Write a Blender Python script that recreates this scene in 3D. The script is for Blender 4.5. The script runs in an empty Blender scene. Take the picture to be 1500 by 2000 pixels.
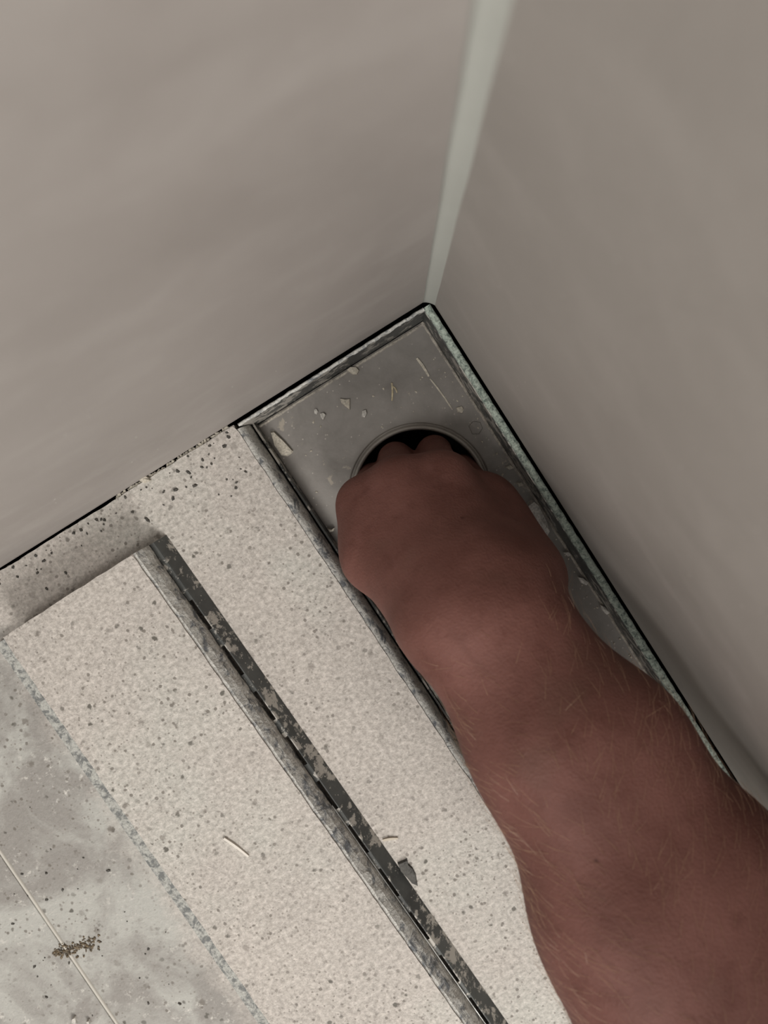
import bpy, bmesh, math, random
import numpy as np
from mathutils import Vector, Matrix, noise as mnoise

random.seed(7)
rng = np.random.default_rng(7)
SC = bpy.context.scene
COL = SC.collection

# ---------------------------------------------------------------- camera
# World: corner of the shower at the origin on the finished floor (z = 0),
# X runs along the left wall, Y along the right wall, Z up.  Metres.
FPX = 1450.0            # focal length in pixels of the 1500 x 2000 frame
CAM_H = 0.37            # height of the phone above the floor
def _cam_axes(nad=(780, 868), adir=(-840, 527), corner=(840, 583)):
    n = lambda v: v / np.linalg.norm(v)
    d = n(np.array([(nad[0]-750)/FPX, (nad[1]-1000)/FPX, 1.0]))
    p = np.array([(corner[0]-750)/FPX, (corner[1]-1000)/FPX, 1.0])
    q = p + np.array([adir[0]/FPX, adir[1]/FPX, 0])
    X = n(np.cross(np.cross(p, q), d))
    if X[0]*adir[0] < 0: X = -X
    Z = -d
    Y = np.cross(Z, X)
    return np.stack([X, Y, Z], 1), p*(CAM_H/(p @ d))
RC, OC = _cam_axes()
CAMPOS = RC.T @ (-OC)
def U(u, v, z=0.0):
    """point of the place seen at pixel (u, v) that lies at height z"""
    r = RC.T @ np.array([(u-750)/FPX, (v-1000)/FPX, 1.0])
    t = (z - CAMPOS[2]) / r[2]
    return Vector(CAMPOS + t*r)

cam = bpy.data.cameras.new('camera')
camo = bpy.data.objects.new('camera', cam); COL.objects.link(camo)
right, down, fwd = RC.T @ np.array([1, 0, 0]), RC.T @ np.array([0, 1, 0]), RC.T @ np.array([0, 0, 1])
M = Matrix.Identity(4)
for i in range(3):
    M[i][0], M[i][1], M[i][2], M[i][3] = right[i], -down[i], -fwd[i], CAMPOS[i]
camo.matrix_world = M
cam.sensor_fit = 'VERTICAL'; cam.sensor_height = 36.0; cam.lens = 36.0*FPX/2000.0
cam.clip_start = 0.01; cam.clip_end = 30
cam.dof.use_dof = True; cam.dof.focus_distance = 0.365; cam.dof.aperture_fstop = 8.0
SC.camera = camo

# ---------------------------------------------------------------- world, lights, exposure
SC.view_settings.view_transform = 'Standard'; SC.view_settings.look = 'None'
SC.view_settings.gamma = 1.0; SC.view_settings.use_curve_mapping = False
SC.view_settings.exposure = 0.05
W = bpy.data.worlds.new('world'); SC.world = W; W.use_nodes = True
W.node_tree.nodes['Background'].inputs[0].default_value = (1.0, 0.98, 0.95, 1)
W.node_tree.nodes['Background'].inputs[1].default_value = 0.43

def area(name, loc, target, sx, sy, power, col):
    l = bpy.data.lights.new(name, 'AREA'); l.shape = 'RECTANGLE'; l.size = sx; l.size_y = sy
    l.energy = power; l.color = col
    o = bpy.data.objects.new(name, l); COL.objects.link(o)
    o.location = loc
    o.rotation_euler = (Vector(target)-Vector(loc)).to_track_quat('-Z', 'Y').to_euler()
    return o
area('key_light', (0.20, 1.60, 1.25), (0.12, 0.10, 0.0), 0.75, 0.75, 35, (1.0, 0.965, 0.925))  # unseen soft key light beyond the frame, low along the right wall
area('ceiling_light', (0.95, 0.55, 2.1), (0.12, 0.15, 0.0), 0.5, 0.5, 16, (1.0, 0.965, 0.925))

# ---------------------------------------------------------------- helpers
def srgb(r, g, b):
    f = lambda c: (c/255/12.92) if c/255 <= .04045 else ((c/255+.055)/1.055)**2.4
    return (f(r), f(g), f(b), 1)

class Mat:
    """small node-material writer"""
    def __init__(s, name, rough=.6, metal=0.0, spec=.5):
        s.m = bpy.data.materials.new(name); s.m.use_nodes = True
        s.t = s.m.node_tree; s.n = s.t.nodes
        s.b = s.n['Principled BSDF']
        s.b.inputs['Roughness'].default_value = rough; s.b.inputs['Metallic'].default_value = metal
        s.b.inputs['Specular IOR Level'].default_value = spec
        tc = s.n.new('ShaderNodeTexCoord'); s.co = tc.outputs['Object']
    def link(s, a, b): s.t.links.new(a, b)
    def mapping(s, scale=(1, 1, 1), rot=(0, 0, 0)):
        m = s.n.new('ShaderNodeMapping'); s.link(s.co, m.inputs[0])
        m.inputs['Scale'].default_value = scale; m.inputs['Rotation'].default_value = rot
        return m.outputs[0]
    def noise(s, scale, detail=4, rough=.55, dist=0, co=None):
        n = s.n.new('ShaderNodeTexNoise'); s.link(co or s.co, n.inputs['Vector'])
        n.inputs['Scale'].default_value = scale; n.inputs['Detail'].default_value = detail
        n.inputs['Roughness'].default_value = rough; n.inputs['Distortion'].default_value = dist
        return n.outputs[0]
    def vor(s, scale, co=None, out='Distance', rnd=1):
        n = s.n.new('ShaderNodeTexVoronoi'); s.link(co or s.co, n.inputs['Vector'])
        n.inputs['Scale'].default_value = scale; n.inputs['Randomness'].default_value = rnd
        return n.outputs[out]
    def ramp(s, fac, stops):
        r = s.n.new('ShaderNodeValToRGB'); s.link(fac, r.inputs[0])
        e = r.color_ramp.elements
        while len(e) < len(stops): e.new(0.5)
        for i, (p, c) in enumerate(stops):
            e[i].position = p; e[i].color = c if not isinstance(c, (int, float)) else (c, c, c, 1)
        return r.outputs[0]
    def math(s, op, a, b):
        m = s.n.new('ShaderNodeMath'); m.operation = op
        for i, x in enumerate((a, b)):
            if isinstance(x, (int, float)): m.inputs[i].default_value = x
            else: s.link(x, m.inputs[i])
        return m.outputs[0]
    def mix(s, fac, a, b, mode='MIX'):
        m = s.n.new('ShaderNodeMix'); m.data_type = 'RGBA'; m.blend_type = mode
        for k, x in ((0, fac), (6, a), (7, b)):
            if isinstance(x, (int, float)): m.inputs[k].default_value = x
            elif isinstance(x, tuple): m.inputs[k].default_value = x
            else: s.link(x, m.inputs[k])
        return m.outputs[2]
    def bump(s, h, dist=.001, strength=1.0, normal=None):
        b = s.n.new('ShaderNodeBump'); s.link(h, b.inputs['Height'])
        b.inputs['Distance'].default_value = dist; b.inputs['Strength'].default_value = strength
        if normal: s.link(normal, b.inputs['Normal'])
        return b.outputs[0]
    def done(s, color, normal=None, rough=None):
        if isinstance(color, tuple): s.b.inputs['Base Color'].default_value = color
        else: s.link(color, s.b.inputs['Base Color'])
        if normal: s.link(normal, s.b.inputs['Normal'])
        if rough is not None: s.link(rough, s.b.inputs['Roughness'])
        return s.m

def mesh_obj(name, bm, mat, parent=None, smooth=False, bevel=0):
    if bevel:
        bmesh.ops.bevel(bm, geom=list(bm.edges), offset=bevel, segments=2, affect='EDGES', clamp_overlap=True)
    bmesh.ops.recalc_face_normals(bm, faces=bm.faces)
    me = bpy.data.meshes.new(name); bm.to_mesh(me); bm.free()
    if smooth: me.shade_smooth()
    me.materials.append(mat)
    o = bpy.data.objects.new(name, me); COL.objects.link(o)
    if parent: o.parent = parent
    return o
def tag(o, label=None, cat=None, group=None, kind=None):
    if label: o['label'] = label
    if cat: o['category'] = cat
    if group: o['group'] = group
    if kind: o['kind'] = kind
    return o
def empty(name, loc=(0, 0, 0)):
    o = bpy.data.objects.new(name, None); COL.objects.link(o); o.location = loc
    o.empty_display_size = .02
    return o
def add_prism(bm, poly, z0, z1, top=None):
    """prism over polygon poly (list of xy); top: another polygon for the upper face"""
    top = top or poly
    a = [bm.verts.new((p[0], p[1], z0)) for p in poly]
    b = [bm.verts.new((p[0], p[1], z1)) for p in top]
    n = len(poly)
    bm.faces.new(a[::-1]); bm.faces.new(b)
    for i in range(n):
        bm.faces.new((a[i], a[(i+1) % n], b[(i+1) % n], b[i]))
def add_box(bm, x0, x1, y0, y1, z0, z1):
    add_prism(bm, [(x0, y0), (x1, y0), (x1, y1), (x0, y1)], z0, z1)
def jag(p, q, step, amp, seed):
    """points along p-q, chipped a little sideways"""
    r = random.Random(seed)
    p, q = Vector(p[:2]), Vector(q[:2]); L = (q-p).length
    n = max(2, int(L/step)); d = (q-p)/L; s = Vector((-d.y, d.x)); out = []
    for i in range(n+1):
        w = 0 if i in (0, n) else r.uniform(-amp, amp)*(2.2 if r.random() < .12 else 1)
        out.append(p + d*(L*i/n) + s*w)
    return out

# ---------------------------------------------------------------- materials
def wall_mat(name, c1, c2, c3):
    m = Mat(name, rough=.55, spec=.35)
    a = m.noise(6, 5, .6, .6)
    st = m.noise(26, 4, .6, .4, m.mapping((1, 1, 1.6), (.5, .4, 0)))
    col = m.mix(m.ramp(a, [(.35, 0), (.7, 1)]), c1, c2)
    col = m.mix(m.math('MULTIPLY', m.ramp(st, [(.48, 0), (.75, 1)]), .4), col, c3)
    fine = m.noise(900, 2, .5)
    col = m.mix(m.math('MULTIPLY', m.ramp(fine, [(.55, 0), (.8, 1)]), .25), col, c3)
    sp = m.ramp(m.vor(240), [(.05, 1), (.09, 0)])
    pick = m.ramp(m.math('FRACT', m.math('MULTIPLY', m.vor(240, out='Color'), 7.3), 0), [(.955, 0), (.965, 1)])
    col = m.mix(m.math('MULTIPLY', sp, pick), col, (.75, .73, .7, 1))
    return m.done(col, m.bump(m.noise(420, 3), .0002, .5))
M_wallL = wall_mat('left_wall_tile_dimmed', srgb(150, 144, 139), srgb(134, 128, 123), srgb(163, 158, 153))  # same tile as the right wall, colour darkened to offset strong light here
M_wallR = wall_mat('right_wall_tile_lit', srgb(168, 162, 156), srgb(154, 148, 142), srgb(182, 176, 170))  # same tile as the left wall, colour lightened to make up for weak light

def tile_mat():
    m = Mat('floor_tile_stone', rough=.6, spec=.4)
    base = m.mix(m.ramp(m.noise(28, 5, .65), [(.35, 0), (.68, 1)]), srgb(178, 171, 163), srgb(160, 154, 147))
    base = m.mix(m.ramp(m.noise(9, 3, .6), [(.50, 0), (.66, .6)]), base, srgb(182, 187, 178))
    gr = m.ramp(m.noise(420, 5, .75), [(.34, 0), (.52, .5), (.68, 1)])
    base = m.mix(.58, base, m.mix(gr, srgb(128, 123, 116), srgb(222, 215, 207)), 'MIX')
    base = m.mix(m.math('MULTIPLY', m.ramp(m.noise(150, 3, .6), [(.56, 0), (.70, 1)]), .3), base, srgb(150, 143, 135))
    # grey cement film wiped over part of the tile, uneven at its border
    sx = m.n.new('ShaderNodeSeparateXYZ'); m.link(m.co, sx.inputs[0])
    fx = m.math('ADD', sx.outputs[0], m.math('MULTIPLY', m.math('SUBTRACT', m.noise(30, 5, .7), .5), .05))
    film = m.ramp(m.math('MULTIPLY', fx, 2.0), [(.535, 0), (.575, 1)])
    fcol = m.mix(m.ramp(m.noise(20, 5, .65, .5), [(.42, 0), (.58, 1)]), srgb(166, 166, 160), srgb(132, 129, 124))
    wsp = m.math('MULTIPLY', m.ramp(m.noise(200, 5, .75), [(.56, 0), (.68, 1)]), m.ramp(m.noise(24, 2), [(.44, 0), (.56, 1)]))
    fcol = m.mix(wsp, fcol, srgb(196, 193, 186))
    base = m.mix(m.math('MULTIPLY', film, .88), base, fcol)
    # dark flecks of irregular size, clustered
    clus = m.ramp(m.noise(18, 2), [(.32, .3), (.55, 1)])
    for sc, lo, thr, c, am in ((150, .08, .78, srgb(80, 77, 69), .95), (260, .12, .70, srgb(100, 94, 86), .85), (95, .06, .80, srgb(104, 98, 90), .8), (420, .12, .72, srgb(116, 110, 102), .8)):
        d = m.math('ADD', m.vor(sc), m.math('MULTIPLY', m.math('SUBTRACT', m.noise(600, 3), .5), .35))
        dot = m.ramp(d, [(lo+.05, 1), (lo+.15, 0)])
        pk = m.ramp(m.vor(sc, out='Color'), [(thr-.18, 0), (thr-.10, 1)])
        base = m.mix(m.math('MULTIPLY', m.math('MULTIPLY', dot, pk), m.math('MULTIPLY', clus, am*.95)), base, c)
    h = m.math('ADD', m.noise(420, 5, .75), m.math('MULTIPLY', m.noise(60, 3), .5))
    return m.done(base, m.bump(h, .0007, .8))
M_tile = tile_mat()

def residue_mat(name, light, dark, lo=.45, hi=.56, sc=260, bumpd=.0012, third=None):
    m = Mat(name, rough=.75, spec=.3)
    n = m.noise(sc, 5, .7, .4)
    c = m.mix(m.ramp(n, [(lo, 0), (hi, 1)]), dark, light)
    if third: c = m.mix(m.ramp(m.noise(45, 3), [(.5, 0), (.6, 1)]), c, third)
    c = m.mix(m.ramp(m.noise(900, 3), [(.35, .45), (.6, 0)]), c, (.12, .12, .11, 1))
    return m.done(c, m.bump(n, bumpd, .9))
M_edge = residue_mat('thinset_on_cut_edge', srgb(200, 199, 193), srgb(110, 114, 118), .38, .50, 150)
M_rim = residue_mat('thinset_on_rim', srgb(184, 196, 184), srgb(92, 108, 102), .36, .52, 420)
M_mortar = residue_mat('mortar', srgb(150, 147, 138), srgb(88, 86, 78), .38, .6, 150, .002)
M_bed = residue_mat('dark_bed', srgb(60, 60, 58), srgb(30, 30, 30), .4, .6, 120)

def steel_mat(name, c1, c2, metal=.75, rough=.42, patch=None, pcol=srgb(176, 172, 164)):
    m = Mat(name, rough=rough, metal=metal)
    c = m.mix(m.ramp(m.noise(30, 5, .65, .4), [(.38, 0), (.66, 1)]), c1, c2)
    if patch:
        n = m.math('ADD', m.noise(130, 5, .72, .3), m.math('MULTIPLY', m.noise(14, 2), .5))
        c = m.mix(m.ramp(n, [(patch, 0), (patch+.06, 1)]), c, pcol)
    c = m.mix(m.ramp(m.vor(260), [(.06, .8), (.12, 0)]), c, srgb(170, 165, 156))
    return m.done(c, m.bump(m.noise(600, 3), .0001, .4))
M_tray = steel_mat('dusty_stainless', srgb(128, 124, 119), srgb(106, 102, 97), .38, .5, .88, srgb(150, 143, 131))
M_ring = steel_mat('ring_stainless', srgb(152, 147, 140), srgb(128, 124, 118), .4, .45)
M_steel = steel_mat('stained_stainless', srgb(88, 90, 88), srgb(66, 67, 66), .35, .5, patch=.76)
M_lip = steel_mat('bright_stainless', srgb(190, 190, 186), srgb(150, 150, 146), .8, .3)
M_pipe = Mat('dark_plastic', rough=.5).done(srgb(34, 32, 31))
M_grout = Mat('pale_grout', rough=.85).done(srgb(186, 182, 173))
def sili():
    m = Mat('corner_sealant', rough=.5)
    return m.done(m.mix(m.noise(14, 3), srgb(176, 178, 171), srgb(160, 161, 154)), m.bump(m.noise(120, 3), .0004, .5))
M_seal = sili()
M_chip = residue_mat('chip_beige', srgb(196, 189, 174), srgb(170, 162, 148), .3, .6, 300, .0003)
M_white = residue_mat('chip_white', srgb(214, 210, 203), srgb(180, 176, 168), .3, .6, 300, .0006)
M_seam = residue_mat('seam_crust', srgb(176, 169, 157), srgb(128, 122, 114), .38, .6, 300, .0004)
M_flange = residue_mat('flange_film', srgb(172, 172, 166), srgb(108, 110, 109), .42, .54, 260, .0004)
M_pale = Mat('pale_shaving', rough=.6).done(srgb(206, 200, 190))
M_pale2 = Mat('beige_shaving', rough=.6).done(srgb(176, 166, 150))
M_wood = residue_mat('splinter_wood', srgb(190, 178, 150), srgb(160, 146, 118), .3, .6, 500, .0002)
M_dark = residue_mat('dark_flake', srgb(84, 82, 78), srgb(54, 53, 51), .3, .6, 400, .0006)
M_crumb = residue_mat('crumb', srgb(74, 70, 64), srgb(44, 42, 39), .3, .6, 500, .0003)
M_brown = residue_mat('brown_crumb', srgb(120, 104, 80), srgb(62, 52, 40), .4, .6, 500, .0003)

# ---------------------------------------------------------------- the setting
# plan lines (metres)
LEFT_GAP = .0013
pA, pB = U(840, 583), U(1400, 1463)               # foot of the right wall
wd = Vector((pB.x-pA.x, pB.y-pA.y)).normalized()  # direction of the right wall, a hair off square
wn = Vector((wd.y, -wd.x))                        # into the room
def RW(s, d):                                     # s along the right wall, d away from it
    return wd*s + Vector((d, 0))
TILE_EDGE = .1150                                 # distance of the cut tile edge from the right wall

slab = bmesh.new(); add_box(slab, -.12, 2.2, -.12, 2.2, -.30, -.150)
floor = mesh_obj('floor', slab, M_bed); tag(floor, 'screed bed under the speckled shower floor tiles', kind='structure')

def tile(poly, z0, z1, mat, name='floor_tile', step=None):
    bm = bmesh.new(); add_prism(bm, poly, z0, z1)
    bmesh.ops.bevel(bm, geom=[e for e in bm.edges if all(abs(v.co.z-z1) < 1e-6 for v in e.verts)], offset=.0005, segments=2, affect='EDGES')
    return mesh_obj(name, bm, mat, floor)
JX = U(60, 1752).x                                # joint between the two tiles
e0, e1 = RW(LEFT_GAP, TILE_EDGE), RW(.62, TILE_EDGE)
edge = jag(e1, e0, .004, .00022, 3)
back = jag((e0.x, LEFT_GAP), (JX-.0008, LEFT_GAP), .004, .00035, 4)
t1 = tile([tuple(v) for v in edge[:-1]] + [tuple(v) for v in back] + [(JX-.0008, e1.y)], -.014, 0, M_tile)
t2 = tile([(JX+.0008, LEFT_GAP), (JX+.60, LEFT_GAP), (JX+.60, .62), (JX+.0008, .62)], -.014, 0, M_tile)
t3 = tile([(e1.x, .6222), (JX-.0008, .6222), (JX-.0008, 1.24), (RW(1.24, TILE_EDGE).x, 1.24)], -.014, 0, M_tile)
t4 = tile([(JX+.0008, .6222), (JX+.60, .6222), (JX+.60, 1.24), (JX+.0008, 1.24)], -.014, 0, M_tile)
bm = bmesh.new()
add_prism(bm, [(RW(.002, TILE_EDGE+.004).x, .004), (JX+.6, .004), (JX+.6, 1.24), (RW(1.24, TILE_EDGE+.004).x, 1.24)], -.15, -.0141)
mesh_obj('mortar_bed', bm, M_bed, floor)
bm = bmesh.new()
n = 90
vs = []
for i in range(n+1):
    y = LEFT_GAP + .62*i/n
    zz = .0003 + .0003*mnoise.noise(Vector((0, y*60, 1)))
    w = .0009+.0002*mnoise.noise(Vector((3, y*80, 1)))
    vs.append([bm.verts.new((JX-w, y, -.006)), bm.verts.new((JX-w*.7, y, zz*.6)), bm.verts.new((JX, y, zz)), bm.verts.new((JX+w*.7, y, zz*.6)), bm.verts.new((JX+w, y, -.006))])
for i in range(n):
    for k in range(4): bm.faces.new((vs[i][k], vs[i+1][k], vs[i+1][k+1], vs[i][k+1]))
mesh_obj('grout_joint', bm, M_grout, floor, smooth=True)
# grey mortar residue on the tile edge that faces the drain (wavy, thicker below)
bm = bmesh.new(); rows = []
n = 240
for i in range(n+1):
    s = .004 + .60*i/n
    f = lambda a, b: mnoise.noise(Vector((s*a, b, 2)))
    prof = [(-.0002, -.0006), (.0018+.0005*f(180, 1), -.0012), (.0036+.0006*f(150, 3), -.005+.0010*f(120, 5)), (.0047+.0006*f(110, 7), -.0105), (.0046, -.019)]
    rows.append([bm.verts.new((*RW(s, TILE_EDGE-d), z)) for d, z in prof] + [bm.verts.new((*RW(s, TILE_EDGE+.003), -.019))])
for i in range(n):
    for k in range(5): bm.faces.new((rows[i][k], rows[i+1][k], rows[i+1][k+1], rows[i][k+1]))
tag(mesh_obj('mortar_residue', bm, M_edge, floor, smooth=True), 'mottled grey mortar residue along the cut tile edge')

# walls: large plain panels ending just above the floor, a dark void behind their foot
bm = bmesh.new()
foot = [tuple(v) for v in ((0.0, 0.0), (1.4, 0.0))]
add_prism(bm, foot + [(1.4, -.010), (-.010, -.010)], .0012, 2.2)
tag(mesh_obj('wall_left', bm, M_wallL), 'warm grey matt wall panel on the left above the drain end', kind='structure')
bm = bmesh.new()
foot = [tuple(v) for v in (RW(0.0, .0), RW(1.4, .0))]
o1, o2 = RW(1.4, -.010), RW(0.0, -.010)
add_prism(bm, foot + [tuple(o1), tuple(o2)], .0012, 2.2)
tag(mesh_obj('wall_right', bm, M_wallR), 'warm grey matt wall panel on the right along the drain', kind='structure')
bm = bmesh.new()
add_prism(bm, [(-.05, -.013), (1.4, -.013), (1.4, -.05), (-.05, -.05)], -.15, 2.2)
tag(mesh_obj('wall_substrate_left', bm, M_bed), 'dark backing wall behind the left panel', kind='structure')
bm = bmesh.new()
a, b, c, d = RW(-.012, -.013), RW(1.4, -.013), RW(1.4, -.05), RW(-.012, -.05)
add_prism(bm, [tuple(a), tuple(b), tuple(c), tuple(d)], -.15, 2.2)
tag(mesh_obj('wall_substrate_right', bm, M_bed), 'dark backing wall behind the right panel', kind='structure')
# sealant bead in the corner
bm = bmesh.new(); rows = []
n = 160
for i in range(n+1):
    z = .0012 + 2.19*(i/n)**1.6
    w = .0046*(1+.08*mnoise.noise(Vector((1, 2, z*25))))
    pts = [RW(0, -.001)+Vector((0, 0)), Vector((w, -.0002)), Vector((w*.62, w*.16)), Vector((w*.38, w*.36)), RW(w*.66, .15*w), RW(w, -.0002)]
    rows.append([bm.verts.new((p.x, p.y, z)) for p in pts])
for i in range(n):
    for k in range(5): bm.faces.new((rows[i][k], rows[i+1][k], rows[i+1][k+1], rows[i][k+1]))
bm.faces.new(rows[0][::-1])
tag(mesh_obj('trim_1', bm, M_seal, smooth=True), 'pale grey-green sealant bead running up the wall corner', kind='structure')

# ---------------------------------------------------------------- linear drain
TZ = -.025
hc = U(820, 966, TZ); HR = .0385
drain = empty('shower_drain', (0, 0, TZ))
tag(drain, 'grey stainless linear drain tray with a round outlet, set along the right wall', 'drain')
DL = .62                                          # its length along the wall
R_IN, L_IN, E_IN = .0056, .1085, .0046            # inner faces: right wall side, tile side, end
def local(bm):                                    # drain parts are children of the empty at z = TZ
    bmesh.ops.translate(bm, verts=bm.verts, vec=(0, 0, -TZ)); return bm
# tray floor with the hole: ring of quads between circle and a rectangle, plus a long plate
bm = bmesh.new()
N = 96
h2 = Vector((hc.x, hc.y))
sh = h2.y/wd.y; dh = h2.x - wd.x*sh
corners = [(E_IN, R_IN), (E_IN, L_IN), (sh+.075, L_IN), (sh+.075, R_IN)]   # (s, d)
def ray_rect(a):
    cs, sn = math.cos(a), math.sin(a); t = 1e9
    if cs > 1e-9: t = min(t, (sh+.075-sh)/cs)
    if cs < -1e-9: t = min(t, (E_IN-sh)/cs)
    if sn > 1e-9: t = min(t, (L_IN-dh)/sn)
    if sn < -1e-9: t = min(t, (R_IN-dh)/sn)
    return sh+cs*t, dh+sn*t
angs = sorted([2*math.pi*i/N for i in range(N)] + [math.atan2(d-dh, s-sh) % (2*math.pi) for s, d in corners])
inner, outer = [], []
for a in angs:
    inner.append(bm.verts.new((*(h2+wd*(HR*math.cos(a))+wn*(HR*math.sin(a))), TZ)))
    outer.append(bm.verts.new((*RW(*ray_rect(a)), TZ)))
for i in range(len(angs)):
    j = (i+1) % len(angs)
    bm.faces.new((inner[i], inner[j], outer[j], outer[i]))
p = [RW(sh+.075, R_IN), RW(DL, R_IN), RW(DL, L_IN), RW(sh+.075, L_IN)]
bm.faces.new([bm.verts.new((*q, TZ)) for q in p])
bmesh.ops.recalc_face_normals(bm, faces=bm.faces); bm.normal_update()
if sum(f.normal.z for f in bm.faces) < 0: bmesh.ops.reverse_faces(bm, faces=bm.faces)
ret = bmesh.ops.extrude_face_region(bm, geom=list(bm.faces))
bmesh.ops.translate(bm, verts=[v for v in ret['geom'] if isinstance(v, bmesh.types.BMVert)], vec=(0, 0, -.0012))
mesh_obj('tray_floor', local(bm), M_tray, drain)
# rolled ring round the outlet and a groove line inside it
def lathe(bm, prof, cx, cy, n=96):
    rows = []
    for i in range(n):
        a = 2*math.pi*i/n
        rows.append([bm.verts.new((cx+r*math.cos(a), cy+r*math.sin(a), z)) for r, z in prof])
    for i in range(n):
        for k in range(len(prof)-1):
            bm.faces.new((rows[i][k], rows[(i+1) % n][k], rows[(i+1) % n][k+1], rows[i][k+1]))
bm = bmesh.new()
lathe(bm, [(HR+.0004, TZ-.0012), (HR+.0001, TZ-.0004), (HR-.0002, TZ-.0003), (HR-.0007, TZ-.0024), (HR-.0012, TZ-.0026), (HR-.0018, TZ-.0012), (HR-.0034, TZ-.0010), (HR-.0040, TZ-.0018), (HR-.0040, TZ-.012), (HR-.001, TZ-.012)], hc.x, hc.y)
mesh_obj('outlet_ring', local(bm), M_ring, drain, smooth=True)
bm = bmesh.new()
lathe(bm, [(HR-.0042, TZ-.011), (HR-.0042, TZ-.085), (HR-.016, TZ-.105), (.0001, TZ-.105), (.0001, TZ-.108), (HR, TZ-.108), (HR, TZ-.012)], hc.x, hc.y)
mesh_obj('outlet_pipe', local(bm), M_pipe, drain, smooth=False)
# side walls of the tray
def strip(bm, prof, s0, s1, n=1, fn=None):
    rows = []
    for i in range(n+1):
        s = s0+(s1-s0)*i/n
        rows.append([bm.verts.new((*RW(s, d+(fn(s, k)[0] if fn else 0)), z+(fn(s, k)[1] if fn else 0))) for k, (d, z) in enumerate(prof)])
    for i in range(n):
        for k in range(len(prof)-1): bm.faces.new((rows[i][k], rows[i+1][k], rows[i+1][k+1], rows[i][k+1]))
bm = bmesh.new(); strip(bm, [(R_IN-.0012, TZ), (R_IN-.0009, -.0012), (R_IN, -.0012), (R_IN+.0004, TZ)], .0035, DL)
mesh_obj('side_wall', local(bm), M_steel, drain)
bm = bmesh.new(); strip(bm, [(L_IN+.0012, TZ), (L_IN+.0010, -.016), (L_IN, -.016), (L_IN-.0003, TZ)], .0035, DL)
mesh_obj('side_wall', local(bm), M_steel, drain)
bm = bmesh.new()
def estrip(bm, prof, d0, d1, n=1, fn=None):
    rows = []
    for i in range(n+1):
        d = d0+(d1-d0)*i/n
        rows.append([bm.verts.new((*RW(s+(fn(d, k)[0] if fn else 0), d), z+(fn(d, k)[1] if fn else 0))) for k, (s, z) in enumerate(prof)])
    for i in range(n):
        for k in range(len(prof)-1): bm.faces.new((rows[i][k], rows[i+1][k], rows[i+1][k+1], rows[i][k+1]))
estrip(bm, [(.0022, TZ), (.0022, -.0008), (.0032, -.0006), (.0034, -.0012), (.0038, -.018), (E_IN-.0004, TZ)], .0035, L_IN+.004)
mesh_obj('end_wall', local(bm), M_steel, drain)
# bright lip where the tray floor meets the walls
ln = lambda s, k: (.0004*mnoise.noise(Vector((s*150, k, 1))), .0003*mnoise.noise(Vector((s*170, k, 4))) if k in (1, 2) else 0)
bm = bmesh.new()
strip(bm, [(R_IN+.0004, TZ), (R_IN+.0006, TZ+.0006), (R_IN+.0014, TZ+.0006), (R_IN+.0018, TZ)], E_IN, DL, 160, ln)
mesh_obj('weld_seam', local(bm), M_seam, drain, smooth=True)
bm = bmesh.new()
estrip(bm, [(E_IN+.0004, TZ), (E_IN+.0006, TZ+.0006), (E_IN+.0014, TZ+.0006), (E_IN+.0019, TZ)], R_IN, L_IN, 60, ln)
mesh_obj('weld_seam', local(bm), M_seam, drain, smooth=True)
# rims at floor level: along the right wall (thick with dried thinset) and at the end
bm = bmesh.new()
rn = lambda s, k: (.0004*mnoise.noise(Vector((s*260, k, 1))), .0004*mnoise.noise(Vector((s*330, k*2, 4))))
strip(bm, [(.0012, -.012), (.0013, -.0010), (.0018, .0002), (.0032, .0004), (.0045, .0002), (.0052, -.0010), (.0054, -.0030)], .0022, DL, 420, rn)
tag(mesh_obj('rim', local(bm), M_rim, drain, smooth=True), 'narrow rim crusted with pale green-grey thinset')
bm = bmesh.new()
estrip(bm, [(.0016, -.012), (.0017, -.0006), (.0021, .0002), (.0030, .0001), (.0034, -.0012)], .0052, TILE_EDGE-.002, 120, rn)
mesh_obj('rim', local(bm), M_edge, drain, smooth=True)

# ---------------------------------------------------------------- loose drain cover lying on the floor
CB, CT = .0085, .0215                             # tile underside / top
c_tl, c_tr = U(5, 1245, CT), U(258, 1083, CT)
c_br, c_bl = U(904, 2000, CT), U(527, 2000, CT)
ax_l = (c_bl-c_tl).normalized(); ax_r = (c_br-c_tr).normalized()
LEN = .56
q_tl, q_tr = c_tl, c_tr
q_bl, q_br = c_tl+ax_l*LEN, c_tr+ax_r*LEN
cover = empty('drain_cover', (q_tr.x, q_tr.y, 0))
tag(cover, 'loose drain cover, a cut beige tile strip on a steel tray', 'drain cover')
co = Vector((q_tr.x, q_tr.y, 0))
def clocal(bm): bmesh.ops.translate(bm, verts=bm.verts, vec=-co); return bm
bm = bmesh.new()
perim_t = [tuple(v) for v in jag(q_tl, q_tr, .004, .0002, 21)[:-1]] + [tuple(v) for v in jag(q_tr, q_br, .004, .00018, 22)[:-1]] + [tuple(v) for v in jag(q_br, q_bl, .02, .0001, 23)[:-1]] + [tuple(v) for v in jag(q_bl, q_tl, .004, .00025, 24)[:-1]]
add_prism(bm, perim_t, CB, CT)
bmesh.ops.bevel(bm, geom=[e for e in bm.edges if all(abs(v.co.z-CT) < 1e-6 for v in e.verts)], offset=.0004, segments=2, affect='EDGES')
mesh_obj('cut_tile', clocal(bm), M_tile, cover)
side = Vector((ax_r.y, -ax_r.x, 0)); side = side if side.x < 0 else -side    # away from the tile, towards the drain
sidel = -Vector((ax_l.y, -ax_l.x, 0)); sidel = sidel if sidel.x > 0 else -sidel
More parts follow.
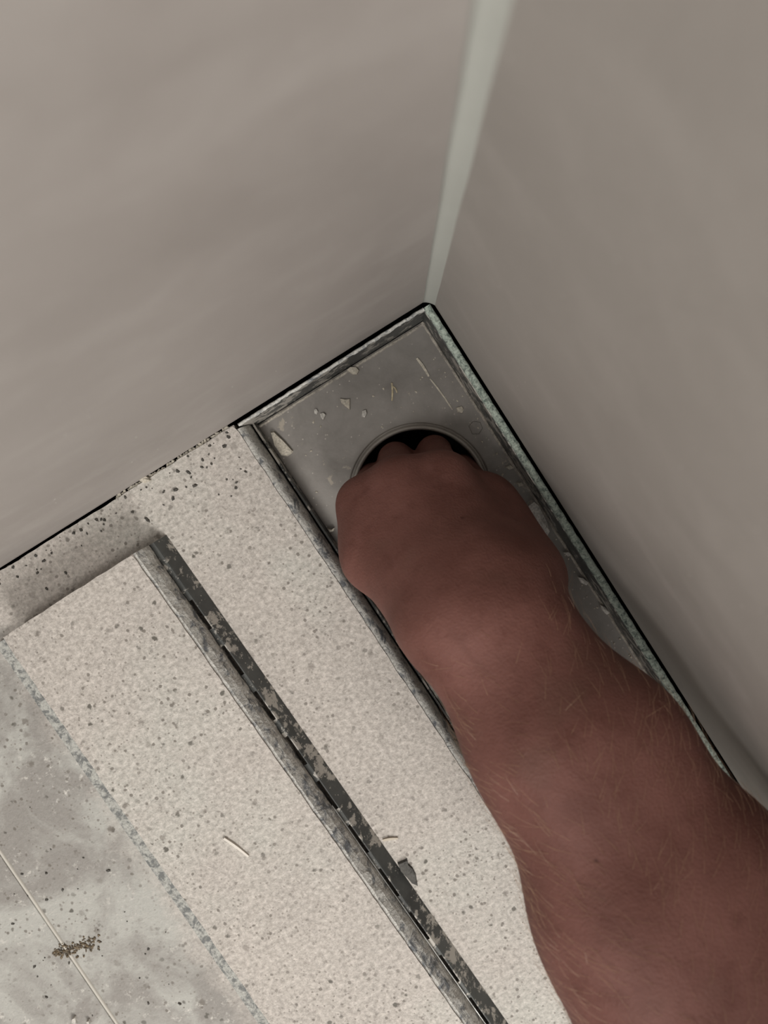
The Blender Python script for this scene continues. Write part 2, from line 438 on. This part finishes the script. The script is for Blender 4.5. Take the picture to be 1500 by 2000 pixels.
# mortar crust on the tile flank
def flank(name, p0, ax, sd, L, prof, mat, n=200, seed=0, lab=None):
    bm = bmesh.new(); rows = []
    for i in range(n+1):
        t = L*i/n
        f = lambda a, b: mnoise.noise(Vector((t*a, b, seed)))
        rows.append([bm.verts.new(Vector((p0.x, p0.y, 0)) + ax*t + sd*(d+(.0005*f(160, k) if 0 < k < len(prof)-1 else 0)) + Vector((0, 0, z))) for k, (d, z) in enumerate(prof)])
    for i in range(n):
        for k in range(len(prof)-1): bm.faces.new((rows[i][k], rows[i+1][k], rows[i+1][k+1], rows[i][k+1]))
    bm.faces.new(rows[0]); bm.faces.new(rows[-1][::-1])
    o = mesh_obj(name, clocal(bm), mat, cover, smooth=False)
    if lab: o['label'] = lab
    return o
axr = Vector((ax_r.x, ax_r.y, 0)).normalized(); axl = Vector((ax_l.x, ax_l.y, 0)).normalized()
flank('mortar_crust', q_tr, axr, side, LEN, [(-.0005, CT-.0008), (.0012, CT-.0014), (.0034, CT-.005), (.0046, CT-.009), (.0047, CB+.0005), (-.0005, CB+.0005)], M_edge, 260, 5, 'mottled grey mortar crust on the flank of the tile')
flank('mortar_crust', q_tl, axl, sidel, LEN, [(-.0005, CT-.0008), (.0010, CT-.002), (.0016, CT-.008), (.0016, CB+.0005), (-.0005, CB+.0005)], M_edge, 200, 6)
# folded steel tray: plate with a slotted inner band, skirts down to the floor
PZ = .0080
FO_R = .0120                                      # plate beyond the tile on the drain side
def plate(name, p0, ax, sd, d0, d1, z0, z1, mat, t0=0.0, t1=LEN):
    bm = bmesh.new()
    P = lambda t, d: Vector((p0.x, p0.y, 0)) + ax*t + sd*d
    add_prism(bm, [tuple(P(t0, d0)[:2]), tuple(P(t1, d0)[:2]), tuple(P(t1, d1)[:2]), tuple(P(t0, d1)[:2])], z0, z1)
    return mesh_obj(name, clocal(bm), mat, cover)
bm = bmesh.new()
P = lambda t, d: Vector((q_tr.x, q_tr.y, 0)) + axr*t + side*d
sl = [(.0066, PZ), (.0072, PZ+.0001), (.0078, PZ-.0006), (FO_R, .0002), (FO_R-.0012, .0001), (.0066, PZ-.0014)]
ra, rb = [[bm.verts.new(P(t, d)+Vector((0, 0, z))) for d, z in sl] for t in (0, LEN)]
for k in range(6): bm.faces.new((ra[k], rb[k], rb[(k+1) % 6], ra[(k+1) % 6]))
bm.faces.new(ra); bm.faces.new(rb)
mesh_obj('tray_flange', clocal(bm), M_steel, cover)
bm = bmesh.new()
P = lambda t, d: Vector((q_tr.x, q_tr.y, 0)) + axr*t + side*d
t = 0.0; first = True
while t < LEN:                                    # bridges between the drainage slots
    w = .034 if first else .0105; first = False
    t2_ = min(LEN, t+w)
    add_prism(bm, [tuple(P(t, .0046)[:2]), tuple(P(t2_, .0046)[:2]), tuple(P(t2_, .0070)[:2]), tuple(P(t, .0070)[:2])], PZ-.0012, PZ-.0001)
    t = t2_+.0175
mesh_obj('slot_bridges', clocal(bm), M_steel, cover)
plate('tray_underside', q_tr, axr, side, -.070, .0047, PZ-.0016, PZ+.0004, M_steel)
HID = (U(5, 1245, .004)-U(5, 1245, CT)).xy.length*.92
plate('tray_skirt', q_tl, axl, sidel, HID+.0048, HID+.0058, 0.0001, PZ-.004, M_steel)
plate('tray_flange', q_tl, axl, sidel, -.006, HID+.0058, PZ-.0050, PZ-.0038, M_flange)
plate('tray_lip', q_tr, axr, side, .0049, .0054, PZ, PZ+.0016, M_lip, .16)

# ---------------------------------------------------------------- person: right hand and forearm reaching into the outlet
def V(u, v, z): return np.array(U(u, v, z))
caps = []     # (a, b, ra, rb, k)
def cap(a, b, ra, rb, k=.008): caps.append((np.array(a, float), np.array(b, float), ra, rb, k))
def chain(pts, k=.006):
    for (p, r), (q, s) in zip(pts[:-1], pts[1:]): cap(p, q, r, s, k)
# joints (pixel, height): index, middle, ring, little
MCP = [V(712, 985, .012), V(782, 948, .020), V(868, 938, .019), V(948, 978, .006)]
MR = [.0108, .0112, .0108, .0102]
PIP = [V(729, 937, -.034), V(773, 898, -.028), V(848, 884, -.027), V(903, 917, -.036)]
DIP = [V(748, 950, -.060), V(785, 915, -.058), V(848, 905, -.057), V(895, 925, -.060)]
TIP = [V(772, 968, -.078), V(800, 938, -.080), V(846, 930, -.079), V(878, 945, -.078)]
CMC = [V(858, 1140, .052), V(908, 1135, .058), V(958, 1135, .056), V(1000, 1140, .048)]
# forearm as two bones' worth of flesh
wr_l, wr_r = V(886, 1208, .066), V(1000, 1212, .062)
fa = [(.0210, .0205), (.0238, .0228), (.0280, .0270), (.034, .032)]
fl = [wr_l, V(1053, 1466, .085), V(1205, 1800, .100), V(1360, 2140, .115)]
fr = [wr_r, V(1215, 1452, .080), V(1395, 1705, .094), V(1515, 1930, .106)]
for i in range(3):
    cap(fl[i], fl[i+1], fa[i][0], fa[i+1][0], .02)
    cap(fr[i], fr[i+1], fa[i][1], fa[i+1][1], .02)
    cap((fl[i]+fr[i])/2+np.array([0, 0, -.002]), (fl[i+1]+fr[i+1])/2+np.array([0, 0, -.002]), .019+.004*i, .023+.004*i, .02)
end = (fl[3]+fr[3])/2
dirv = end-(fl[0]+fr[0])/2; dirv /= np.linalg.norm(dirv)
elbow = end+dirv*.07+np.array([0, 0, .008])
cap(fl[3], elbow, .034, .038, .02); cap(fr[3], elbow, .032, .038, .02)
sh_ = elbow+np.array([-.006, .12, .29])
cap(elbow, sh_, .040, .056, .02)                  # upper arm rising out of the picture
# metacarpals and palm
for i in range(4):
    cap(CMC[i], MCP[i], .0155, MR[i]+.0018, .014)
    cap(CMC[i]+np.array([0, 0, -.014]), MCP[i]+np.array([0, 0, -.012]), .015, .0105, .014)
    wr = wr_l*(1-i/3)+wr_r*(i/3)
    cap(wr, CMC[i], .0195, .0165, .016)
# heel of the hand, little-finger side, and the fleshy thumb side
cap(V(1018, 1135, .038), V(974, 1042, .008), .0165, .0140, .014)
cap(V(1015, 1125, .032), V(960, 1000, -.002), .0140, .0105, .014)
th = [V(850, 1170, .050), V(735, 1088, .026), V(724, 1030, .004), V(765, 1010, -.030), V(800, 1000, -.055)]
cap(th[0], th[1], .0185, .0145, .016); cap(th[1], th[2], .0145, .0120, .010)
cap(th[2], th[3], .0115, .0100, .006); cap(th[3], th[4], .0100, .0080, .004)
cap(V(855, 1140, .045), V(738, 1030, .020), .016, .012, .014)
# fingers
FR = [(.0108, .0092, .0082, .0070), (.0110, .0096, .0085, .0072), (.0106, .0093, .0082, .0070), (.0094, .0082, .0074, .0062)]
for i in range(4):
    chain([(MCP[i], FR[i][0]), (PIP[i], FR[i][1])], .0032)
    chain([(PIP[i], FR[i][1]), (DIP[i], FR[i][2])], .0015)
    chain([(DIP[i], FR[i][2]), (TIP[i], FR[i][3])], .0015)
# knuckle heads, tendons and a few veins just proud of the back of the hand
for i in range(4):
    cap(MCP[i]+np.array([0, 0, .0022]), MCP[i]+(CMC[i]-MCP[i])*.12+np.array([0, 0, .002]), MR[i]*.92, MR[i]*.8, .008)
def on(i, f, dz): return CMC[i]*(1-f)+MCP[i]*f+np.array([0, 0, dz])
def lerp(a, b, f): return a*(1-f)+b*f
veins = [[lerp(on(1, .9, .012), on(2, .9, .012), .5), lerp(on(1, .5, .0155), on(2, .5, .0155), .4), on(2, .1, .0165)],
         [lerp(on(2, .92, .011), on(3, .92, .011), .5), lerp(on(2, .5, .0150), on(3, .5, .0150), .4), on(2, .1, .0165)]]
for vv in veins:
    for a_, b_ in zip(vv[:-1], vv[1:]): cap(a_, b_, .0019, .0019, .004)

def build_sdf(caps, vox, pad):
    P = np.array([c[i] for c in caps for i in (0, 1)]); R = max(max(c[2], c[3]) for c in caps)
    lo = P.min(0)-R-pad; hi = P.max(0)+R+pad
    n = np.ceil((hi-lo)/vox).astype(int)+1
    F = np.full(n, .05, np.float32)
    for a, b, ra, rb, k in caps:
        m = max(ra, rb)+k+4*vox
        i0 = np.maximum(0, np.floor((np.minimum(a, b)-m-lo)/vox).astype(int))
        i1 = np.minimum(n, np.ceil((np.maximum(a, b)+m-lo)/vox).astype(int)+1)
        g = [(lo[j]+vox*np.arange(i0[j], i1[j])).astype(np.float32) for j in range(3)]
        ba = (b-a).astype(np.float32); L2 = float(ba @ ba)
        X, Y, Z = g[0][:, None, None]-a[0], g[1][None, :, None]-a[1], g[2][None, None, :]-a[2]
        h = np.clip((X*ba[0]+Y*ba[1]+Z*ba[2])/L2, 0, 1)
        hs = h*h*(3-2*h)*.35+h*.65
        d = np.sqrt((X-h*ba[0])**2+(Y-h*ba[1])**2+(Z-h*ba[2])**2)-(ra+(rb-ra)*hs)
        sl = tuple(slice(i0[j], i1[j]) for j in range(3))
        f = F[sl]
        hh = np.clip(.5+.5*(f-d)/k, 0, 1)
        F[sl] = f*(1-hh)+d*hh-k*hh*(1-hh)
    return F, lo
VOX = .0016
F, lo = build_sdf(caps, VOX, .012)
# one light smoothing pass of the field softens the blends without closing the finger gaps
for ax in range(3):
    F = (np.roll(F, 1, ax)+2*F+np.roll(F, -1, ax))/4
import openvdb as vdb
grid = vdb.FloatGrid(.05); grid.copyFromArray(np.ascontiguousarray(F))
pts, quads = grid.convertToQuads(0.0)
me = bpy.data.meshes.new('body')
pts = pts*VOX+lo
me.from_pydata(pts.tolist(), [], quads[:, ::-1].tolist()); me.update()
bm = bmesh.new(); bm.from_mesh(me); bmesh.ops.recalc_face_normals(bm, faces=bm.faces)
bmesh.ops.smooth_vert(bm, verts=bm.verts, factor=.5, use_axis_x=True, use_axis_y=True, use_axis_z=True)
fw = [v for v in bm.verts if (np.array(v.co)-(wr_l+wr_r)/2) @ dirv > .004]
for _ in range(30): bmesh.ops.smooth_vert(bm, verts=fw, factor=.6, use_axis_x=True, use_axis_y=True, use_axis_z=True)
bm.to_mesh(me); bm.free(); me.shade_smooth()

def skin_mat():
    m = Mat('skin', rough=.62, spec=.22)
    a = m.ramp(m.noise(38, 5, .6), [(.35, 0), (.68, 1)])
    c = m.mix(a, srgb(123, 84, 76), srgb(105, 69, 61))  # skin tone darkened all over, standing in for shade from above
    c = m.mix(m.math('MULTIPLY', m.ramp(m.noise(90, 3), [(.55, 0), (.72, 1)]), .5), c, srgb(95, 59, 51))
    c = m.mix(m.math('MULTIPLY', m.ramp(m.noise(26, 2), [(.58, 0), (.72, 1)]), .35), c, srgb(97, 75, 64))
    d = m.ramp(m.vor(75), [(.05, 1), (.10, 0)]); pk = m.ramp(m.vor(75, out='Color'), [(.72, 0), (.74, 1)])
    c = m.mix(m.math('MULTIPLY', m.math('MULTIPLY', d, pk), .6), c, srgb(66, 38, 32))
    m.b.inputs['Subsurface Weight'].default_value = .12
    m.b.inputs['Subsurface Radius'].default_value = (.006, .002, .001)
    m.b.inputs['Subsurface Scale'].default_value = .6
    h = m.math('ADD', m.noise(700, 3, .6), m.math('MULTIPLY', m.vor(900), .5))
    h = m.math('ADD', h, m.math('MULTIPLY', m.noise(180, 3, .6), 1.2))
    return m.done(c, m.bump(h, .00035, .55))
person = empty('person', tuple(TIP[1]))
tag(person, 'bare right forearm and hand of a person reaching into the drain outlet', 'person')
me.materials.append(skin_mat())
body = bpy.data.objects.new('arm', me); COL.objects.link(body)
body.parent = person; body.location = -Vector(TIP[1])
# fine blond hairs on wrist and forearm
nv = len(me.vertices)
cov = np.empty(nv*3, np.float32); me.vertices.foreach_get('co', cov); cov = cov.reshape(-1, 3)
nor = np.empty(nv*3, np.float32); me.vertex_normals.foreach_get('vector', nor); nor = nor.reshape(-1, 3)
w0 = (wr_l+wr_r)/2
along = (cov-w0) @ dirv
hv, hf = [], []
cand = np.where((along > -.012) & (along < .30) & (nor[:, 2] > -.55))[0]
cand = rng.permutation(cand)
cnt = 0
lat = np.cross(dirv, [0, 0, 1]); lat /= np.linalg.norm(lat)
for ci in cand:
    if cnt >= 2300: break
    if rng.random() > min(1, max(.03, (along[ci]+.012)/.08)): continue
    p = cov[ci].astype(float); nn = nor[ci].astype(float)
    sgn = np.sign((p-w0) @ lat)
    g = -dirv*rng.uniform(.5, 1.0)+lat*sgn*rng.uniform(.1, .8)+rng.normal(0, .22, 3)
    g -= nn*(g @ nn); g /= np.linalg.norm(g)
    Lh = rng.uniform(.006, .014); lift = rng.uniform(.22, .6)
    pr = []
    for j in range(4):
        u = j/3
        pr.append(p+g*Lh*u+nn*Lh*lift*u*(1-.55*u)*1.2-nn*.0003)
    sv = np.cross(g, nn)
    base = len(hv)
    for j, q in enumerate(pr):
        r = .000055*(1-.75*j/3)
        hv += [q+sv*r, q-sv*r*.5+nn*r*.87, q-sv*r*.5-nn*r*.87]
    for j in range(3):
        for k in range(3):
            hf.append((base+j*3+k, base+j*3+(k+1) % 3, base+j*3+3+(k+1) % 3, base+j*3+3+k))
    cnt += 1
hm = bpy.data.meshes.new('arm_hair'); hm.from_pydata([tuple(v) for v in hv], [], hf); hm.update()
mh = Mat('arm_hair', rough=.4); hm.materials.append(mh.done(srgb(168, 136, 108)))
ho = bpy.data.objects.new('arm_hair', hm); COL.objects.link(ho); ho.parent = person; ho.location = -Vector(TIP[1])
tag(ho, 'fine light brown hairs on the forearm', kind='stuff')

# ---------------------------------------------------------------- debris
def chip(name, poly_px, z, th, mat, label, cat, group=None, tilt=0.0, seed=0):
    r = random.Random(seed)
    pts = [U(u, v, z) for u, v in poly_px]
    c = sum(pts, Vector())/len(pts)
    P2 = [p-c for p in pts]
    bm = bmesh.new()
    a = [bm.verts.new((p.x, p.y, 0)) for p in P2]
    b = [bm.verts.new((p.x*.9, p.y*.9, th*r.uniform(.75, 1.15))) for p in P2]
    n = len(P2)
    top = bm.verts.new((0, 0, th*1.08))
    bm.faces.new(a[::-1])
    for i in range(n):
        bm.faces.new((a[i], a[(i+1) % n], b[(i+1) % n], b[i])); bm.faces.new((b[i], b[(i+1) % n], top))
    o = mesh_obj(name, bm, mat)
    o.location = (c.x, c.y, z)
    tag(o, label, cat, group); return o
G = 'tile chips in the drain tray'
chip('tile_shard', [(528, 843), (535, 842), (556, 862), (573, 881), (571, 885), (562, 891), (550, 890), (536, 870)], TZ, .0022, M_chip, 'long pointed beige tile shard beside the cut tile edge in the tray', 'shard', G, seed=1)
chip('tile_chip', [(677, 723), (684, 717), (696, 717), (702, 724), (698, 732), (688, 732)], TZ, .0020, M_chip, 'rounded beige chip nearest the end wall of the tray', 'chip', G, seed=2)
chip('tile_chip', [(664, 778), (674, 780), (684, 779), (684, 801), (678, 797), (667, 788)], TZ, .0016, M_chip, 'triangular beige chip in the middle of the tray', 'chip', G, seed=3)
chip('tile_chip', [(708, 802), (715, 800), (717, 808), (713, 816), (706, 815)], TZ, .0018, M_white, 'small upright pale chip right of the triangular one', 'chip', G, seed=4)
chip('tile_chip', [(625, 808), (632, 806), (637, 810), (632, 821), (627, 816)], TZ, .0016, M_white, 'small pale heart-shaped chip left of the triangular one', 'chip', G, seed=5)
chip('tile_chip', [(614, 800), (618, 798), (622, 804), (619, 810), (614, 808)], TZ, .0012, M_white, 'tiny pale chip touching the heart-shaped one', 'chip', G, seed=6)
chip('tile_chip', [(891, 796), (902, 793), (906, 800), (903, 807), (893, 806)], TZ, .0012, M_chip, 'square beige chip above the outlet near the rim', 'chip', G, seed=7)
chip('mortar_splash', [(915, 832), (924, 822), (938, 824), (943, 836), (936, 848), (922, 848)], TZ, .0003, M_tray, 'flat round dried mortar splash right of the outlet', 'splash', seed=8)
chip('thinset_flake', [(884, 712), (888, 708), (893, 718), (899, 729), (895, 732), (888, 722)], TZ+.001, .0016, M_white, 'oval whitish thinset flake against the rim', 'flake', seed=9)
chip('mortar_lump', [(1026, 984), (1038, 975), (1048, 984), (1058, 1002), (1066, 1018), (1072, 1038), (1066, 1050), (1050, 1040), (1034, 1010)], TZ, .0060, M_white, 'rough pinkish-white mortar lump between hand and rim', 'lump', seed=12)
chip('mortar_crumb', [(1128, 1126), (1136, 1127), (1148, 1136), (1144, 1142), (1134, 1138)], TZ, .0028, M_white, 'white pointed crumb on the tray beside the wrist', 'crumb', 'crumbs beside the wrist', seed=13)
chip('mortar_crumb', [(1099, 1078), (1108, 1077), (1116, 1083), (1108, 1086)], TZ, .0020, M_white, 'flat white crumb higher up beside the wrist', 'crumb', 'crumbs beside the wrist', seed=14)
chip('mortar_crumb', [(1172, 1180), (1180, 1184), (1190, 1196), (1184, 1200), (1174, 1190)], TZ, .0020, M_white, 'white crumb lowest beside the wrist against the seam', 'crumb', 'crumbs beside the wrist', seed=15)
chip('mortar_crumb', [(1008, 942), (1018, 942), (1022, 948), (1012, 951)], TZ, .0020, M_chip, 'beige crumb between the knuckles and the rim', 'crumb', seed=16)
chip('mortar_crumb', [(986, 912), (996, 908), (1004, 914), (994, 918)], TZ, .0016, M_chip, 'beige crumb just above the little finger knuckle', 'crumb', seed=17)
chip('mortar_crumb', [(640, 1032), (648, 1034), (654, 1030), (652, 1037), (644, 1039)], TZ, .0022, M_chip, 'curled beige crumb left of the hand by the tile edge', 'crumb', seed=18)
chip('dark_flake', [(776, 1684), (786, 1680), (795, 1676), (797, 1686), (806, 1694), (812, 1706), (816, 1730), (806, 1726), (794, 1712), (782, 1700)], 0, .0014, M_dark, 'ragged dark grey flake on the tile beside the cover', 'flake', seed=19)
chip('mortar_crumb', [(144, 1984), (149, 1983), (151, 1992), (146, 1998), (142, 1996)], 0, .0020, M_white, 'white crumb at the joint in the grey tile, left of its pair', 'crumb', seed=22)
chip('mortar_crumb', [(171, 1990), (176, 1989), (178, 1996), (173, 1999)], 0, .0018, M_white, 'white crumb at the joint in the grey tile, right of its pair', 'crumb', seed=23)
chip('mortar_crumb', [(270, 930), (280, 925), (292, 932), (296, 938), (284, 944), (273, 938)], 0, .0022, M_chip, 'beige crumb stuck in the gap below the left wall', 'crumb', seed=24)

def stick(name, a, b, z, w, mat, label, cat):
    A, B = U(*a, z), U(*b, z); c = (A+B)/2; d = (B-A); L = d.length; d.normalize(); n_ = Vector((-d.y, d.x, 0))
    bm = bmesh.new(); rows = []
    for i in range(7):
        t = (i/6-.5)*L; ww = w*(1-.5*abs(i/6-.4)); bend = n_*(.0003*math.sin(i*.6))
        rows.append([bm.verts.new(d*t+bend+n_*x*ww+Vector((0, 0, zz*ww))) for x, zz in ((-.5, 0), (-.45, .6), (.4, .7), (.5, 0))])
    for i in range(6):
        for k in range(4): bm.faces.new((rows[i][k], rows[i+1][k], rows[i+1][(k+1) % 4], rows[i][(k+1) % 4]))
    bm.faces.new(rows[0]); bm.faces.new(rows[-1])
    o = mesh_obj(name, bm, mat); o.location = (c.x, c.y, z); tag(o, label, cat); return o
stick('plastic_shaving', (438, 1636), (486, 1671), CT, .0017, M_pale, 'thin white shaving lying on the cover tile', 'shaving')
stick('plastic_shaving', (748, 1640), (777, 1636), 0, .0016, M_pale2, 'thin beige shaving on the tile beside the cover', 'shaving')
stick('wood_splinter', (765, 748), (766, 783), TZ, .0012, M_wood, 'thin straight wood splinter lying on the tray above the outlet', 'splinter')
stick('wood_splinter', (768, 755), (776, 767), TZ, .0009, M_wood, 'short wood splinter branching off the longer one', 'splinter')
stick('mortar_streak', (814, 700), (838, 735), TZ-.0001, .0016, M_chip, 'pale mortar streak on the tray between splinter and rim', 'streak')
stick('mortar_streak', (840, 740), (884, 800), TZ-.0001, .0009, M_chip, 'thin tail of the mortar streak running towards the outlet', 'streak')
def scatter(name, pts, mat, label, rmin, rmax, parent=None, cat='crumbs', elong=1.0):
    """uncountable crumbs: little irregular lumps in one mesh"""
    vs, fs = [], []
    for (p, z) in pts:
        r = random.uniform(rmin, rmax); a = random.uniform(0, math.pi); n = 5; b = len(vs)
        el = random.uniform(1, elong)
        for lev, (k, zz) in enumerate(((1, 0), (.7, .7))):
            for i in range(n):
                t = 2*math.pi*i/n+random.uniform(-.3, .3); rr = r*k*random.uniform(.7, 1.15)
                x, y = rr*math.cos(t)*el, rr*math.sin(t)
                vs.append((p[0]+x*math.cos(a)-y*math.sin(a), p[1]+x*math.sin(a)+y*math.cos(a), z+zz*r*random.uniform(.7, 1.1)))
        for i in range(n):
            j = (i+1) % n
            fs.append((b+i, b+j, b+n+j, b+n+i))
        fs.append(tuple(b+n+i for i in range(n)))
    me = bpy.data.meshes.new(name); me.from_pydata(vs, [], fs); me.update(); me.materials.append(mat)
    o = bpy.data.objects.new(name, me); COL.objects.link(o)
    tag(o, label, cat, kind='stuff'); return o
# brown heap on the joint
pts = []
for i in range(150):
    f = random.random(); u = 104+f*86+random.gauss(0, 4); v = 1861-f*22+random.gauss(0, 6+3*f)
    pts.append((U(u, v, 0), 0))
scatter('brown_crumb_heap', pts, M_brown, 'little heap of brown crumbs on the joint in the grey tile', .0003, .0009, elong=2.2)
pts = []
for i in range(70):        # along the foot of the left wall
    x = random.uniform(.115, .30); pts.append((Vector((x, LEFT_GAP+abs(random.gauss(0, .008)))), 0))
for i in range(26):
    q = U(random.gauss(430, 60), random.gauss(900, 35), 0); pts.append((q, 0))
gapf = [(Vector((random.uniform(.118, .185), random.uniform(.0002, .0016))), -.0012) for i in range(110)]
pts = [p for p in pts if p[0].y > LEFT_GAP+.0006 and (Vector((p[0].x, p[0].y)).dot(wn)) > TILE_EDGE+.001]
scatter('dark_floor_crumbs', pts, M_crumb, 'dark crumbs strewn on the beige tile near the left wall', .0003, .0010, elong=1.8)
scatter('gap_dust', gapf, M_chip, 'beige dust packed in the gap below the left wall', .0005, .0011, elong=2)
pts = []
for i in range(45):
    s, d = random.uniform(.012, .05)+abs(random.gauss(0, .02)), random.uniform(.014, .104)
    q = RW(s, d)
    if (q-h2).length > HR+.002: pts.append((q, TZ))
for i in range(60):
    q = RW(random.uniform(.02, .30), R_IN+.003+abs(random.gauss(0, .003)))
    if (q-h2).length > HR+.002: pts.append((q, TZ))
scatter('tray_grit', pts, M_chip, 'fine pale grit strewn over the steel tray', .00020, .0007, elong=1.6)
pts = []
for i in range(60): pts.append((U(random.uniform(20, 700), random.uniform(1560, 1990), 0), 0))
pts = [p for p in pts if p[0].x > q_tl.x+.022]
scatter('grey_tile_grit', pts, M_crumb, 'dark grit on the grey cement-filmed tile', .0003, .0009, elong=1.7)

# dried mortar in the channel beyond the outlet
bm = bmesh.new(); NS, ND = 150, 44
g = []
for i in range(NS+1):
    s = .145+.45*i/NS; row = []
    for j in range(ND+1):
        d = R_IN+.001+(L_IN-.0015-R_IN)*j/ND
        ramp_l = max(0, min(1, (d-.086)/.016))*max(0, min(1, (s-.150)/.02))
        ramp_a = max(0, min(1, (s-.228)/.03))
        hgt = max(ramp_l*.010, ramp_a*.013)
        nz = mnoise.fractal(Vector((s*130, d*130, 0)), 1.0, 2.0, 4)
        row.append(bm.verts.new((*RW(s, d), TZ-.001+hgt+(.0035*nz*min(1, hgt/.004)))))
    g.append(row)
for i in range(NS):
    for j in range(ND): bm.faces.new((g[i][j], g[i+1][j], g[i+1][j+1], g[i][j+1]))
o = mesh_obj('dried_mortar', local(bm), M_mortar, drain, smooth=True)
tag(o, 'rough dried mortar filling the channel beneath the forearm')
